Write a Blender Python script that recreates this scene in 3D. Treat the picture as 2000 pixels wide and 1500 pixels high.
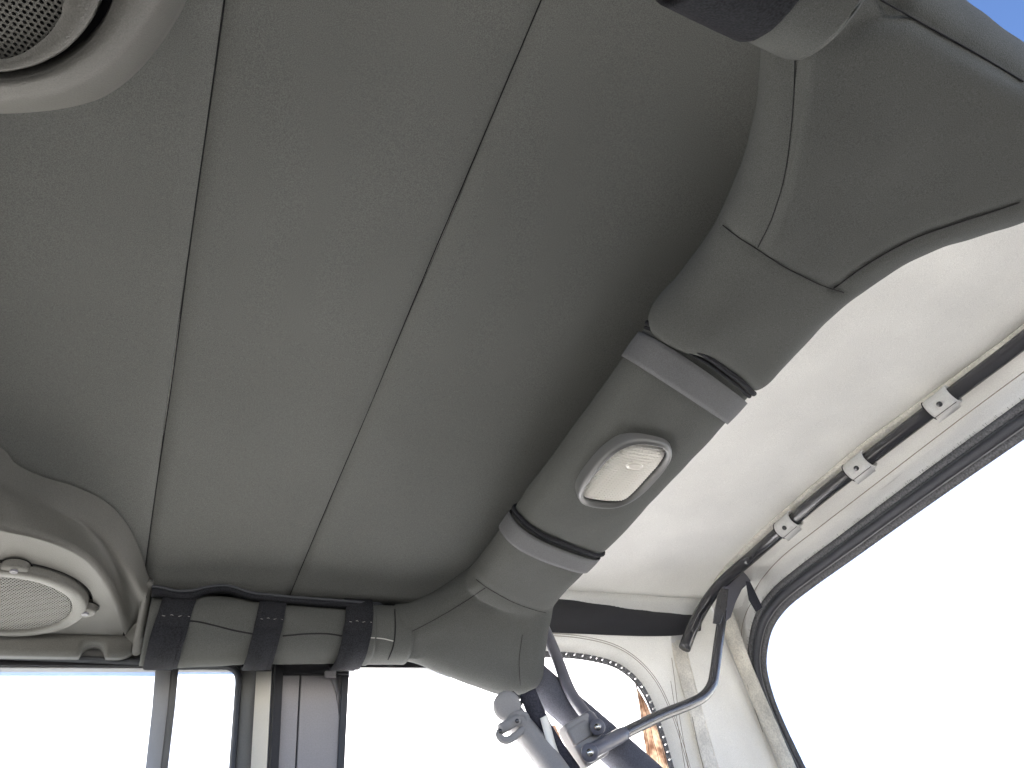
import bpy, bmesh, math, random
from mathutils import Vector, Matrix, noise
from mathutils.bvhtree import BVHTree
random.seed(7)
for o in list(bpy.data.objects): bpy.data.objects.remove(o)
S = bpy.context.scene
COL = S.collection

# ------------------------------------------------------------------ camera
# car axes: X to the rear, Y across to the far side, Z up; the camera sits by the near door opening
CAM = Vector((0, 0, 1.15))
FPX = 1345.73
RX = Vector((0.90092532, 0.16925756, 0.39960662))     # car axes seen in the camera's frame (right, down, forward)
RY = Vector((-0.40266935, 0.6694146, 0.62429279))
RZ = Vector((-0.16183624, -0.72335052, 0.67124739))
cd = bpy.data.cameras.new('camera'); cam = bpy.data.objects.new('camera', cd); COL.objects.link(cam)
cd.sensor_fit = 'HORIZONTAL'; cd.sensor_width = 36; cd.lens = 36 * FPX / 2000
cd.clip_start = 0.01; cd.clip_end = 3000
right = Vector((RX.x, RY.x, RZ.x)); down = Vector((RX.y, RY.y, RZ.y)); fwd = Vector((RX.z, RY.z, RZ.z))
cam.matrix_world = Matrix.Translation(CAM) @ Matrix((right, -down, -fwd)).transposed().to_4x4()
S.camera = cam
S.render.resolution_x = 1024; S.render.resolution_y = 768

# ------------------------------------------------------------------ sky, sun, exposure
SUN_EL, SUN_AZ = math.radians(36), math.radians(64)   # azimuth from +X (rear) towards +Y (far side)
W = bpy.data.worlds.new('World'); S.world = W; W.use_nodes = True
nt = W.node_tree; nt.nodes.clear()
sk = nt.nodes.new('ShaderNodeTexSky'); sk.sky_type = 'NISHITA'; sk.sun_disc = False
sk.sun_elevation = SUN_EL; sk.sun_rotation = math.pi / 2 - SUN_AZ
sk.altitude = 9000; sk.air_density = 1.0; sk.dust_density = 1.0; sk.ozone_density = 3.0
bg = nt.nodes.new('ShaderNodeBackground'); bg.inputs[1].default_value = 0.05
ow = nt.nodes.new('ShaderNodeOutputWorld')
nt.links.new(sk.outputs[0], bg.inputs[0]); nt.links.new(bg.outputs[0], ow.inputs[0])
ld = bpy.data.lights.new('sun', 'SUN'); ld.energy = 5.0; ld.angle = math.radians(0.5); ld.color = (1, .96, .9)
lo = bpy.data.objects.new('sun', ld); COL.objects.link(lo)
sd = Vector((math.cos(SUN_EL) * math.cos(SUN_AZ), math.cos(SUN_EL) * math.sin(SUN_AZ), math.sin(SUN_EL)))
lo.rotation_euler = sd.to_track_quat('Z', 'Y').to_euler(); lo.location = sd * 20
S.view_settings.view_transform = 'Standard'; S.view_settings.look = 'None'
S.view_settings.gamma = 1; S.view_settings.use_curve_mapping = False
S.view_settings.exposure = 3.4
S.render.engine = 'CYCLES'
S.cycles.max_bounces = 8; S.cycles.diffuse_bounces = 5; S.cycles.transparent_max_bounces = 12

# ------------------------------------------------------------------ helpers
def ray(px, py):
    d = Vector(((px - 1000) / FPX, (py - 750) / FPX, 1))
    return Vector((RX.dot(d), RY.dot(d), RZ.dot(d)))
def at(px, py, ax, v):                       # where the photo's pixel meets the plane axis = v
    d = ray(px, py); return CAM + d * ((v - CAM[ax]) / d[ax])
def atp(px, py, P, N):
    d = ray(px, py); return CAM + d * ((Vector(P) - CAM).dot(N) / d.dot(N))

def material(name, col, rough=.9, spec=.3, metal=0., speck=.0, sscale=700, bump=0., bscale=900, stain=0., stscale=9,
             col2=None, transl=0., sheen=0., weave=0.):
    m = bpy.data.materials.new(name); m.use_nodes = True; t = m.node_tree; N = t.nodes; L = t.links
    b = N['Principled BSDF']; out = N['Material Output']
    b.inputs['Roughness'].default_value = rough; b.inputs['Metallic'].default_value = metal
    b.inputs['Specular IOR Level'].default_value = spec
    if sheen: b.inputs['Sheen Weight'].default_value = sheen
    tc = N.new('ShaderNodeTexCoord'); src = None
    c = N.new('ShaderNodeRGB'); c.outputs[0].default_value = (*col, 1); src = c.outputs[0]
    def mul(src, scale, amt, detail=2):
        n = N.new('ShaderNodeTexNoise'); n.inputs['Scale'].default_value = scale; n.inputs['Detail'].default_value = detail
        L.new(tc.outputs['Object'], n.inputs['Vector'])
        mr = N.new('ShaderNodeMapRange'); mr.inputs[1].default_value = .3; mr.inputs[2].default_value = .7
        mr.inputs[3].default_value = 1 - amt; mr.inputs[4].default_value = 1 + amt
        L.new(n.outputs[0], mr.inputs[0])
        x = N.new('ShaderNodeMix'); x.data_type = 'RGBA'; x.blend_type = 'MULTIPLY'; x.inputs[0].default_value = 1
        L.new(src, x.inputs[6]); L.new(mr.outputs[0], x.inputs[7]); return x.outputs[2]
    if col2:
        n = N.new('ShaderNodeTexNoise'); n.inputs['Scale'].default_value = stscale; n.inputs['Detail'].default_value = 5
        L.new(tc.outputs['Object'], n.inputs['Vector'])
        mr = N.new('ShaderNodeMapRange'); mr.inputs[1].default_value = .42; mr.inputs[2].default_value = .68
        L.new(n.outputs[0], mr.inputs[0])
        x = N.new('ShaderNodeMix'); x.data_type = 'RGBA'; L.new(mr.outputs[0], x.inputs[0]); L.new(src, x.inputs[6])
        x.inputs[7].default_value = (*col2, 1); src = x.outputs[2]
    if stain: src = mul(src, stscale, stain, 5)
    if speck: src = mul(src, sscale, speck, 1)
    L.new(src, b.inputs['Base Color'])
    if bump:
        n = N.new('ShaderNodeTexNoise'); n.inputs['Scale'].default_value = bscale; n.inputs['Detail'].default_value = 2
        L.new(tc.outputs['Object'], n.inputs['Vector'])
        bp = N.new('ShaderNodeBump'); bp.inputs['Strength'].default_value = bump; bp.inputs['Distance'].default_value = .001
        L.new(n.outputs[0], bp.inputs['Height']); L.new(bp.outputs[0], b.inputs['Normal'])
    if transl:
        tr = N.new('ShaderNodeBsdfTranslucent'); L.new(src, tr.inputs[0])
        mx = N.new('ShaderNodeMixShader'); mx.inputs[0].default_value = transl
        L.new(b.outputs[0], mx.inputs[1]); L.new(tr.outputs[0], mx.inputs[2]); L.new(mx.outputs[0], out.inputs[0])
    return m

M = {}
M['headliner'] = material('headliner_fabric', (.116, .119, .115), .95, .1, speck=.24, sscale=1300, bump=.4, bscale=1100, stain=.05, stscale=5)
M['cover'] = material('bar_cover_fabric', (.070, .073, .070), .92, .12, speck=.24, sscale=1300, bump=.35, bscale=1100, stain=.06, stscale=8)
M['cover_dark'] = material('seam_thread', (.018, .018, .02), .9, .1)
M['band'] = material('grey_webbing', (.088, .090, .095), .85, .2, speck=.15, sscale=900, bump=.4, bscale=900)
M['velcro'] = material('black_velcro', (.018, .0187, .022), .95, .1, speck=.35, sscale=600, bump=.7, bscale=600)
M['thread'] = material('pale_thread', (.35, .35, .33), .9, .1)
M['brown_thread'] = material('brown_thread', (.20, .16, .12), .9, .1)
M['plastic'] = material('grey_moulded_plastic', (.084, .083, .077), .55, .35, speck=.14, sscale=1000, bump=.35, bscale=800, stain=.05, stscale=12)
M['plastic_dark'] = material('dark_recess_plastic', (.015, .015, .017), .8, .2)
M['lampbezel'] = material('lamp_bezel_plastic', (.08, .082, .083), .38, .5, speck=.05, bump=.15, bscale=900)
M['black'] = material('black_rubber', (.02, .02, .024), .65, .4, speck=.15, bump=.2)
M['steel'] = material('black_painted_steel', (.03, .03, .035), .22, .8, speck=.1, bump=.08, bscale=300)
M['greysteel'] = material('grey_painted_steel', (.10, .10, .12), .38, .5, speck=.1, bump=.1, bscale=300)
M['screw'] = material('bright_screw_metal', (.6, .6, .58), .25, .5, metal=1)
M['cloth'] = material('soft_top_lining', (.68, .675, .655), .95, .1, speck=.10, sscale=900, bump=.5, bscale=800, stain=.05, stscale=10, transl=.15)
M['tape'] = material('cream_seam_tape', (.84, .81, .74), .9, .1, speck=.12, sscale=300, bump=.6, bscale=260, stain=.2, stscale=22, transl=.2)
M['zip'] = material('zip_tape', (.11, .11, .115), .8, .3, speck=.4, sscale=320, bump=.9, bscale=330)
M['welt'] = material('grey_rubber_welt', (.055, .057, .066), .55, .4, speck=.15, bump=.2)
M['cream'] = material('cream_body_paint', (.75, .73, .66), .3, .5, speck=.02)
M['trim'] = material('grey_trim_plastic', (.27, .26, .27), .6, .35, speck=.06, sscale=500, bump=.2, stain=.04)
M['doorframe'] = material('door_frame_rubber', (.10, .10, .098), .6, .4, speck=.08, bump=.2)
M['frametrim'] = material('dark_frame_seal', (.035, .038, .045), .55, .4, speck=.08)
M['aluminium'] = material('grey_mullion_metal', (.26, .26, .265), .45, .5, metal=.3, speck=.05)
M['beltgrey'] = material('grey_belt_sleeve', (.23, .225, .225), .7, .25, speck=.06, sscale=800, bump=.15)
M['webbing'] = material('dark_belt_webbing', (.035, .035, .045), .85, .2, speck=.3, sscale=420, bump=.5)
M['leg'] = material('dark_bar_sleeve', (.085, .087, .105), .8, .2, speck=.2, sscale=600, bump=.4)
M['amber'] = material('amber_streaked', (.52, .34, .24), .6, .3, stain=.4, stscale=60, col2=(.80, .70, .58), transl=.5)
M['concrete'] = material('pale_concrete', (.60, .58, .54), .9, .2, stain=.12, stscale=.8, speck=.1, sscale=40)
M['blocker_dark'] = material('bounce_blocker_dark', (.06, .06, .062), .95, .2, stain=.15, stscale=.8, speck=.2, sscale=60)  # dark colour of the added strip that cuts near-side bounce
M['post'] = material('weathered_post', (.035, .03, .03), .7, .3, stain=.1)

M['tub'] = material('dark_tub_carpet', (.07, .07, .068), .95, .1, speck=.2, sscale=300)
def pane(name, haze, tint=(1, 1, 1), rough=.05):
    m = bpy.data.materials.new(name); m.use_nodes = True; t = m.node_tree; N = t.nodes; L = t.links
    N.remove(N['Principled BSDF']); out = N['Material Output']
    tr = N.new('ShaderNodeBsdfTransparent'); tr.inputs[0].default_value = (*tint, 1)
    tl = N.new('ShaderNodeBsdfTranslucent'); tl.inputs[0].default_value = (.95, .95, .97, 1)
    gl = N.new('ShaderNodeBsdfGlossy'); gl.inputs['Roughness'].default_value = rough
    m1 = N.new('ShaderNodeMixShader'); m1.inputs[0].default_value = haze
    L.new(tr.outputs[0], m1.inputs[1]); L.new(tl.outputs[0], m1.inputs[2])
    fr = N.new('ShaderNodeFresnel'); fr.inputs[0].default_value = 1.3
    m2 = N.new('ShaderNodeMixShader'); L.new(fr.outputs[0], m2.inputs[0])
    L.new(m1.outputs[0], m2.inputs[1]); L.new(gl.outputs[0], m2.inputs[2]); L.new(m2.outputs[0], out.inputs[0])
    return m
M['vinyl'] = pane('glow_hazed_vinyl', .80, (.97, .97, .97), .1)  # haze raised so the sunlit side window glows into the cabin
M['vinyl_rear'] = pane('clear_vinyl_rear_window', .092, (.97, .97, .97), .1)
M['glass'] = pane('door_glass', .22, (.95, .97, .96), .02)  # haze put in so the sunlit door glass turns white

def link(o, parent=None):
    COL.objects.link(o)
    if parent is not None: o.parent = parent
    return o
def mesh(name, V, F, mat, parent=None, smooth=True):
    me = bpy.data.meshes.new(name); me.from_pydata([tuple(v) for v in V], [], F); me.update()
    bm = bmesh.new(); bm.from_mesh(me); bmesh.ops.recalc_face_normals(bm, faces=bm.faces); bm.to_mesh(me); bm.free()
    if smooth: me.polygons.foreach_set('use_smooth', [True] * len(me.polygons))
    me.materials.append(M[mat]); o = bpy.data.objects.new(name, me); return link(o, parent)
def thing(name, label, cat, group=None):
    o = bpy.data.objects.new(name, None); COL.objects.link(o); o.empty_display_size = .05
    return tag(o, label, cat, group)
def tag(o, label, cat, group=None):
    o['label'] = label; o['category'] = cat
    if group: o['group'] = group
    return o
def crom(P, n=8, closed=False):              # Catmull-Rom through the points
    P = [Vector(p) for p in P]; R = []; k = len(P)
    for i in range(k if closed else k - 1):
        if closed: a, b, c, d = P[i - 1], P[i], P[(i + 1) % k], P[(i + 2) % k]
        else:
            b, c = P[i], P[i + 1]; a = P[i - 1] if i else b * 2 - c; d = P[i + 2] if i + 2 < k else c * 2 - b
        for j in range(n):
            t = j / n
            R.append(.5 * ((2 * b) + (c - a) * t + (2 * a - 5 * b + 4 * c - d) * t * t + (3 * b - a - 3 * c + d) * t ** 3))
    if not closed: R.append(P[-1])
    return R
def resample(P, n):
    P = [Vector(p) for p in P]; D = [0]
    for a, b in zip(P, P[1:]): D.append(D[-1] + (b - a).length)
    R = []; j = 0
    for i in range(n):
        s = D[-1] * i / (n - 1)
        while j < len(P) - 2 and D[j + 1] < s: j += 1
        L = D[j + 1] - D[j]; R.append(P[j].lerp(P[j + 1], (s - D[j]) / L if L > 1e-9 else 0))
    return R
def frames(P, up0=None):
    T = []
    for i in range(len(P)):
        a = P[max(0, i - 1)]; b = P[min(len(P) - 1, i + 1)]; T.append((b - a).normalized())
    u = up0 or Vector((0, 0, 1))
    if abs(u.dot(T[0])) > .95: u = Vector((1, 0, 0))
    out = []
    for t in T:
        u = (u - t * u.dot(t)).normalized(); out.append((t, u, t.cross(u)))
    return out
def tube_vf(P, r, n=16, ru=None, pw=2., up0=None, cap=True, r_at=None):
    P = [Vector(p) for p in P]; V = []; F = []
    for i, (p, (t, u, s)) in enumerate(zip(P, frames(P, up0))):
        k = r_at(i / (len(P) - 1)) if r_at else 1
        for j in range(n):
            a = 2 * math.pi * j / n; c, q = math.cos(a), math.sin(a)
            cx = math.copysign(abs(c) ** (2 / pw), c); cy = math.copysign(abs(q) ** (2 / pw), q)
            V.append(p + s * (cx * r * k) + u * (cy * (ru or r) * k))
    for i in range(len(P) - 1):
        for j in range(n):
            F.append((i * n + j, i * n + (j + 1) % n, (i + 1) * n + (j + 1) % n, (i + 1) * n + j))
    if cap: F.append(tuple(range(n))[::-1]); F.append(tuple((len(P) - 1) * n + j for j in range(n)))
    return V, F
def merge(*parts):
    V = []; F = []
    for v, f in parts:
        k = len(V); V += list(v); F += [tuple(i + k for i in q) for q in f]
    return V, F
def tube(name, P, r, mat, parent=None, **kw): return mesh(name, *tube_vf(P, r, **kw), mat, parent)
def box_vf(c, h, R=None):
    V = []
    for x in (-1, 1):
        for y in (-1, 1):
            for z in (-1, 1):
                v = Vector((x * h[0], y * h[1], z * h[2])); V.append(Vector(c) + (R @ v if R else v))
    return V, [(0, 1, 3, 2), (4, 6, 7, 5), (0, 4, 5, 1), (2, 3, 7, 6), (0, 2, 6, 4), (1, 5, 7, 3)]
def bevelled(o, w=.002, seg=2):
    b = o.modifiers.new('bevel', 'BEVEL'); b.width = w; b.segments = seg; b.limit_method = 'ANGLE'; return o
def slab_vf(poly, N, t, r, seg=6):            # a padded slab: closed outline on a plane, thickness 2t, edges rounded over r
    N = Vector(N).normalized(); n = len(poly); c = sum(poly, Vector()) / n
    area = sum(((poly[i] - c).cross(poly[(i + 1) % n] - c)).dot(N) for i in range(n))
    if area < 0: poly = poly[::-1]
    nor = []
    for i in range(n):
        e = (poly[(i + 1) % n] - poly[i - 1]).normalized(); nor.append(N.cross(e))
    rings = []
    for k in range(-seg, seg + 1):
        a = math.pi / 2 * k / seg
        rings.append([p + nn * (r * (1 - math.cos(a))) + N * (t * math.sin(a)) for p, nn in zip(poly, nor)])
    V = [v for q in rings for v in q]; F = []
    for k in range(len(rings) - 1):
        for i in range(n): F.append((k * n + i, k * n + (i + 1) % n, (k + 1) * n + (i + 1) % n, (k + 1) * n + i))
    F.append(tuple(range(n))[::-1]); F.append(tuple((len(rings) - 1) * n + i for i in range(n)))
    return V, F
def padded(name, parts, mat, parent, voxel=.006, smooth=10):   # several overlapping solids fused to one soft skin
    o = mesh(name + '_raw', *merge(*parts), mat)
    m = o.modifiers.new('r', 'REMESH'); m.mode = 'VOXEL'; m.voxel_size = voxel; m.use_smooth_shade = True
    s = o.modifiers.new('s', 'SMOOTH'); s.factor = .5; s.iterations = smooth
    bpy.context.view_layer.update()
    dg = bpy.context.evaluated_depsgraph_get()
    me = bpy.data.meshes.new_from_object(o.evaluated_get(dg)); me.name = name
    bpy.data.objects.remove(o)
    me.polygons.foreach_set('use_smooth', [True] * len(me.polygons))
    nrm = [v.normal.copy() for v in me.vertices]
    for v, nv in zip(me.vertices, nrm):
        v.co += nv * (.0022 * noise.noise(v.co * 11) + .0009 * noise.noise(v.co * 34))
    me.materials.clear(); me.materials.append(M[mat])
    return link(bpy.data.objects.new(name, me), parent)
def bvh(*objs):
    V = []; F = []
    for o in objs:
        k = len(V); V += [v.co.copy() for v in o.data.vertices]; F += [tuple(i + k for i in p.vertices) for p in o.data.polygons]
    return BVHTree.FromPolygons(V, F)
def onto(tree, pts, lift=0.0):               # photo points carried onto a surface already built
    R = []
    for px, py in pts:
        d = ray(px, py).normalized(); h = tree.ray_cast(CAM, d)
        if h[0] is None: continue
        nn = h[1] if h[1].dot(d) < 0 else -h[1]
        R.append(h[0] + nn * lift)
    return R
def px_curve(pts, n=8): return [(p.x, p.y) for p in crom([Vector((a, b, 0)) for a, b in pts], n)]
def crease(o, line, depth, width):           # a stitched seam pulls the padding in
    if len(line) < 2: return
    line = resample(line, 60); me = o.data
    from mathutils.kdtree import KDTree
    kd = KDTree(len(line)); [kd.insert(p, i) for i, p in enumerate(line)]; kd.balance()
    nrm = [v.normal.copy() for v in me.vertices]
    for v, nv in zip(me.vertices, nrm):
        c, i, d = kd.find(v.co)
        if d < width * 1.2:
            # distance across the seam
            a = line[max(0, i - 1)]; b = line[min(len(line) - 1, i + 1)]; t = (b - a).normalized()
            w = v.co - c; d = (w - t * w.dot(t)).length if 0 < i < len(line) - 1 else w.length
            if d < width: v.co -= nv * depth * (1 - d / width) ** 2
def strip_vf(A, B):
    n = len(A); V = list(A) + list(B); return V, [(i, i + 1, n + i + 1, n + i) for i in range(n - 1)]
def grid_vf(rows):
    n = len(rows[0]); V = [v for r in rows for v in r]
    return V, [(i * n + j, i * n + j + 1, (i + 1) * n + j + 1, (i + 1) * n + j) for i in range(len(rows) - 1) for j in range(n - 1)]
def solid(o, t, off=0.):
    m = o.modifiers.new('thick', 'SOLIDIFY'); m.thickness = t; m.offset = off; return o

# ------------------------------------------------------------------ ground
g = mesh('ground', [(-600, -600, 0), (600, -600, 0), (600, 600, 0), (-600, 600, 0)], [(0, 1, 2, 3)], 'concrete')  # unseen pale ground, there to bounce daylight up into the cabin
g['kind'] = 'structure'
rd = mesh('bounce_blocker', [(-40, -4, .004), (40, -4, .004), (40, -.3, .004), (-40, -.3, .004)], [(0, 1, 2, 3)], 'blocker_dark')  # unseen dark strip added to cut light bouncing off the near ground
rd['kind'] = 'structure'
# unseen tub added below the windows to limit daylight: floor, sides, dash, tailgate
def sheet(nm, q, mat):
    o = mesh(nm, q, [(0, 1, 2, 3)], mat, None, False); solid(o, .02, 0); o['kind'] = 'structure'
sheet('floor', [(-1.3, -.1, .5), (1.3, -.1, .5), (1.3, 1.2, .5), (-1.3, 1.2, .5)], 'tub')
sheet('wall_far', [(-1.3, 1.2, .5), (1.3, 1.2, .5), (1.3, 1.2, .95), (-1.3, 1.2, .95)], 'tub')
sheet('wall_rear', [(1.32, -.1, .5), (1.32, 1.2, .5), (1.32, 1.2, .95), (1.32, -.1, .95)], 'tub')
sheet('near_light_block', [(-1.3, -.12, .5), (1.3, -.12, .5), (1.3, -.12, 1.2), (-1.3, -.12, 1.2)], 'tub')  # added panel, raised to block light from the near side
sheet('wall_front', [(-1.2, -.1, .5), (-1.2, 1.2, .5), (-1.2, 1.2, 1.25), (-1.2, -.1, 1.25)], 'tub')

# ------------------------------------------------------------------ headliner
ZH = 1.75
S1, S2 = -.0373, .1945
hl = thing('headliner', 'dark olive grey fabric headliner with two straight seams overhead', 'headliner')
YEND = .985
def zhead(x, y):
    z = ZH
    if y > .55: z -= .095 * ((y - .55) / .43) ** 1.7
    return z + .0025 * noise.noise(Vector((x * 3.1, y * 2.3, 4.2)))
def taper(y): return (zhead(.1, y) - CAM.z) / (ZH - CAM.z)     # the strips narrow where the liner dips to the side
def hpanel(x0, x1):
    xs = [x0 + d for d in (0, .0015, .004, .008, .013, .02)]
    k = max(4, int((x1 - x0) / .04)); xs += [x0 + .02 + (x1 - x0 - .04) * i / k for i in range(1, k)]
    xs += [x1 - d for d in (.02, .013, .008, .004, .0015, 0)]
    rows = []
    for i in range(46):
        y = .015 + (YEND - .015) * i / 45; row = []
        for x in xs:
            d = min(x - x0, x1 - x); q = max(0, 1 - d / .02)
            row.append(Vector((x * taper(y) + .0016 * noise.noise(Vector((x0 * 5, y * 4, 1))), y, zhead(x, y) + .0055 * q ** 2.2)))
        rows.append(row)
    return solid(mesh('panel', *grid_vf(rows), 'headliner', hl), .004, 1)
hpanel(-.95, S1); hpanel(S1, S2); hpanel(S2, .66)
for sx in (S1, S2):
    tube('seam', [(sx * taper(.015 + .97 * i / 30) + .0016 * noise.noise(Vector((0, .015 + .97 * i / 30 * 4, 1))), .015 + .97 * i / 30, zhead(sx, .015 + .97 * i / 30) + .0053) for i in range(31)], .0007, 'cover_dark', hl, n=8)
solid(mesh('light_leak_flap', *grid_vf([[Vector((.50, .02 + .94 * i / 20, z)) for i in range(21)] for z in (1.785, 1.73, 1.66)]), 'headliner', hl), .004)  # hidden sheet added to stop light leaking over the bar
# black bound far edge, puckered near the middle
bp = [(296, 1148), (318, 1151), (345, 1157), (375, 1156), (400, 1150), (430, 1146), (455, 1149), (490, 1160), (540, 1166), (600, 1171), (680, 1177), (740, 1182), (790, 1186)]
bdy = [0] * (len(bp) - 2) + [.03, .06]
top = crom([at(x, y, 1, .955 + k) for (x, y), k in zip(bp, bdy)], 6)
bot = crom([at(x, y + (17 if x < 400 else 12), 1, .958 + k) for (x, y), k in zip(bp, bdy)], 6)
mid = [a.lerp(b, .5) + Vector((0, -.008, 0)) for a, b in zip(top, bot)]
solid(mesh('edge_binding', *grid_vf([top, mid, bot]), 'velcro', hl), .002)
tube('edge_piping', [p + Vector((0, -.004, 0)) for p in top], .0022, 'frametrim', hl, n=8)

# ------------------------------------------------------------------ padded roll bar
ZB = 1.65; XB = .492
rb = thing('roll_bar', 'padded grey roll bar crossing under the roof with flared corner gussets', 'roll bar')
def barpath(y0, y1, n=24): return [Vector((XB, y0 + (y1 - y0) * i / (n - 1), ZB)) for i in range(n)]
E1, E2 = .374, .728
BW, BH = .082, .042
def shear(v): return Vector((v.x, v.y + .36 * (v.x - XB) + .55 * (v.z - ZB), v.z))    # the covers are cut on the skew
def barseg(y0, y1, rx=BW, rz=BH, r_at=None, n=24):
    V, F = tube_vf(barpath(y0, y1, n), rx, n=48, ru=rz, pw=2.7, r_at=r_at); return [shear(v) for v in V], F
# near piece with its big gusset
ng = [(1268, 640), (1330, 558), (1370, 512), (1405, 450), (1440, 375), (1470, 280), (1487, 170), (1490, 75), (1470, -20), (1420, -90),
      (1560, -190), (1780, -90), (1890, 0), (2000, 78), (2150, 190), (2230, 300), (2130, 348), (2000, 405), (1900, 440), (1790, 474),
      (1710, 517), (1640, 566), (1578, 628), (1523, 685), (1468, 736), (1400, 718), (1330, 690)]
gpoly = crom([at(x, y, 2, ZB) for x, y in ng], 5, True)
NS = at(1430, 40, 2, 1.62)
nsb_c = Vector((0, NS.y - .040, 1.645))
near_pad = padded('padded_cover', [barseg(.2, E1, BW + .003, BH + .003), slab_vf(gpoly, (0, 0, 1), BH + .002, .05),
                                   ], 'cover', rb, .005, 22)
mid_pad = padded('padded_cover', [barseg(E1 - .03, E2, BW - .001, BH - .001, lambda t: 1 - .02 * max(0, 1 - t / .3), 40)], 'cover', rb, .005, 6)
# far piece: end of the cross bar, corner gusset, stub of the side bar
SBC = Vector((.0, 1.0, 1.615)); SBR = .043
PA = at(770, 1240, 1, 1.0); PB = at(1000, 1165, 2, ZB); PC = at(1010, 1340, 1, 1.03)
GN = (PB - PA).cross(PC - PA).normalized()
fg = [(764, 1188), (800, 1180), (860, 1150), (905, 1115), (950, 1080), (1000, 1080), (1060, 1140), (1078, 1180), (1068, 1230), (1063, 1290), (1058, 1322), (1035, 1345), (1005, 1356), (960, 1352),
      (900, 1330), (840, 1305), (790, 1289), (764, 1286)]
fpoly = crom([atp(x, y, PA, GN) for x, y in fg], 5, True)
far_pad = padded('padded_cover', [barseg(E2 - .03, .93, BW - .002, BH - .002), slab_vf(fpoly, GN, .036, .04)], 'cover', rb, .006, 12)
def seam(pts, objs, r=.00045, dep=.003, wid=.014, mat='cover_dark'):
    for o in objs:
        ln = onto(bvh(o), px_curve(pts, 6))
        if len(ln) > 3: crease(o, ln, dep, wid)
    ln = onto(bvh(*objs), px_curve(pts, 8), .0003)
    if len(ln) > 2: tube('seam', ln, r, mat, rb, n=6)
seam([(1553, 118), (1549, 210), (1535, 330), (1510, 420), (1480, 484)], [near_pad])
seam([(1412, 440), (1440, 462), (1478, 486), (1530, 520), (1600, 555), (1648, 571)], [near_pad])
seam([(1628, 563), (1700, 512), (1780, 468), (1850, 442), (1930, 416), (1990, 396)], [near_pad], .0006)
seam([(1720, 0), (1800, 45), (1900, 101), (1998, 159)], [near_pad], .0006)
seam([(930, 1132), (955, 1150), (1000, 1175), (1040, 1190), (1066, 1197)], [far_pad])
seam([(948, 1148), (900, 1180), (840, 1215), (770, 1250)], [far_pad])
seam([(1020, 1240), (1014, 1290), (1016, 1338)], [far_pad])
for pts in ([(1668, 58), (1700, 44), (1728, 34), (1748, 22)], [(1500, 78), (1514, 100), (1530, 112)]):
    crease(near_pad, onto(bvh(near_pad), px_curve(pts, 6)), .005, .022)
# hems of the two cover pieces: dark piping at the overlaps
def hem(y, rx, rz, r=.0032, zc=ZB):
    P = []
    for j in range(49):
        a = 2 * math.pi * j / 48; c, q = math.cos(a), math.sin(a)
        P.append(shear(Vector((XB + math.copysign(abs(c) ** (2 / 2.7), c) * rx, y + .0008 * math.sin(5 * a) + .0004 * math.sin(11 * a), zc + math.copysign(abs(q) ** (2 / 2.7), q) * rz))))
    return P
for y in (E1 + .001, E2 + .001):
    tube('hem_piping', hem(y, BW - .0005, BH - .0005), .0027, 'velcro', rb, n=10)
    tube('hem_piping', hem(y + .006, BW - .002, BH - .002), .0020, 'velcro', rb, n=10)
# grey straps over the bar beside each hem
def strapband(name, y0, y1, rx, rz, mat, parent, skew=0.):
    V, F = tube_vf([Vector((XB, y0 + (y1 - y0) * i / 6, ZB)) for i in range(7)], rx, n=64, ru=rz, pw=2.7, cap=False,
                   r_at=lambda t: 1 + .008 * math.sin(math.pi * t))
    return solid(mesh(name, [shear(v) for v in V], F, mat, parent), .0014, 1)
for y0, lab in ((E1 + .016, 'grey webbing strap round the cross bar, nearer the large gusset'), (E2 + .013, 'grey webbing strap round the cross bar, below the lamp')):
    s = strapband('grey_strap', y0, y0 + .038, BW, BH, 'band', None); tag(s, lab, 'strap', 'grey straps on the cross bar')

# side bar, far side, with its black straps
sb = thing('side_bar', 'horizontal padded side bar above the far door', 'side bar')
def sbp(x): return Vector((x, 1.0, 1.615))
def sbv(x0, x1, r, n=30, amp=.0025):
    P = [sbp(x0 + (x1 - x0) * i / n) for i in range(n + 1)]; V, F = tube_vf(P, r, n=40, pw=2.3)
    return [v + (v - sbp(v.x)).normalized() * (amp * noise.noise(Vector((v.x * 14, v.y * 20, v.z * 20)))) for v in V], F
XS = [at(x, 1235, 1, .957).x for x in (272, 335, 525, 700, 772)]
pads = mesh('padded_sleeve', *sbv(at(283, 1235, 1, .957).x, XS[4] - .028, SBR + .001, 80, .0065), 'cover', sb)
cuff = mesh('padded_cuff', *sbv(XS[4] - .045, XS[4] + .03, SBR - .001, 12, .001), 'cover', sb)
def on_side(pts, r, mat, nm, lift=0):
    ln = onto(bvh(pads, cuff), px_curve(pts, 6), lift)
    if len(ln) > 2: tube(nm, ln, r, mat, sb, n=6)
on_side([(355, 1212), (385, 1214), (420, 1222), (460, 1232), (505, 1240)], .0011, 'cover_dark', 'seam')
on_side([(552, 1242), (600, 1238), (640, 1238), (680, 1244)], .0011, 'cover_dark', 'seam')
on_side([(715, 1245), (745, 1247), (768, 1252)], .0008, 'thread', 'stitch_line', .0004)
on_side([(771, 1190), (772, 1230), (768, 1262), (758, 1288)], .0011, 'cover_dark', 'seam')
labs = ['black hook-and-loop strap on the far side bar, next to the speaker pod', 'middle black hook-and-loop strap on the far side bar',
        'black hook-and-loop strap on the far side bar, closest to the corner gusset']
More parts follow.
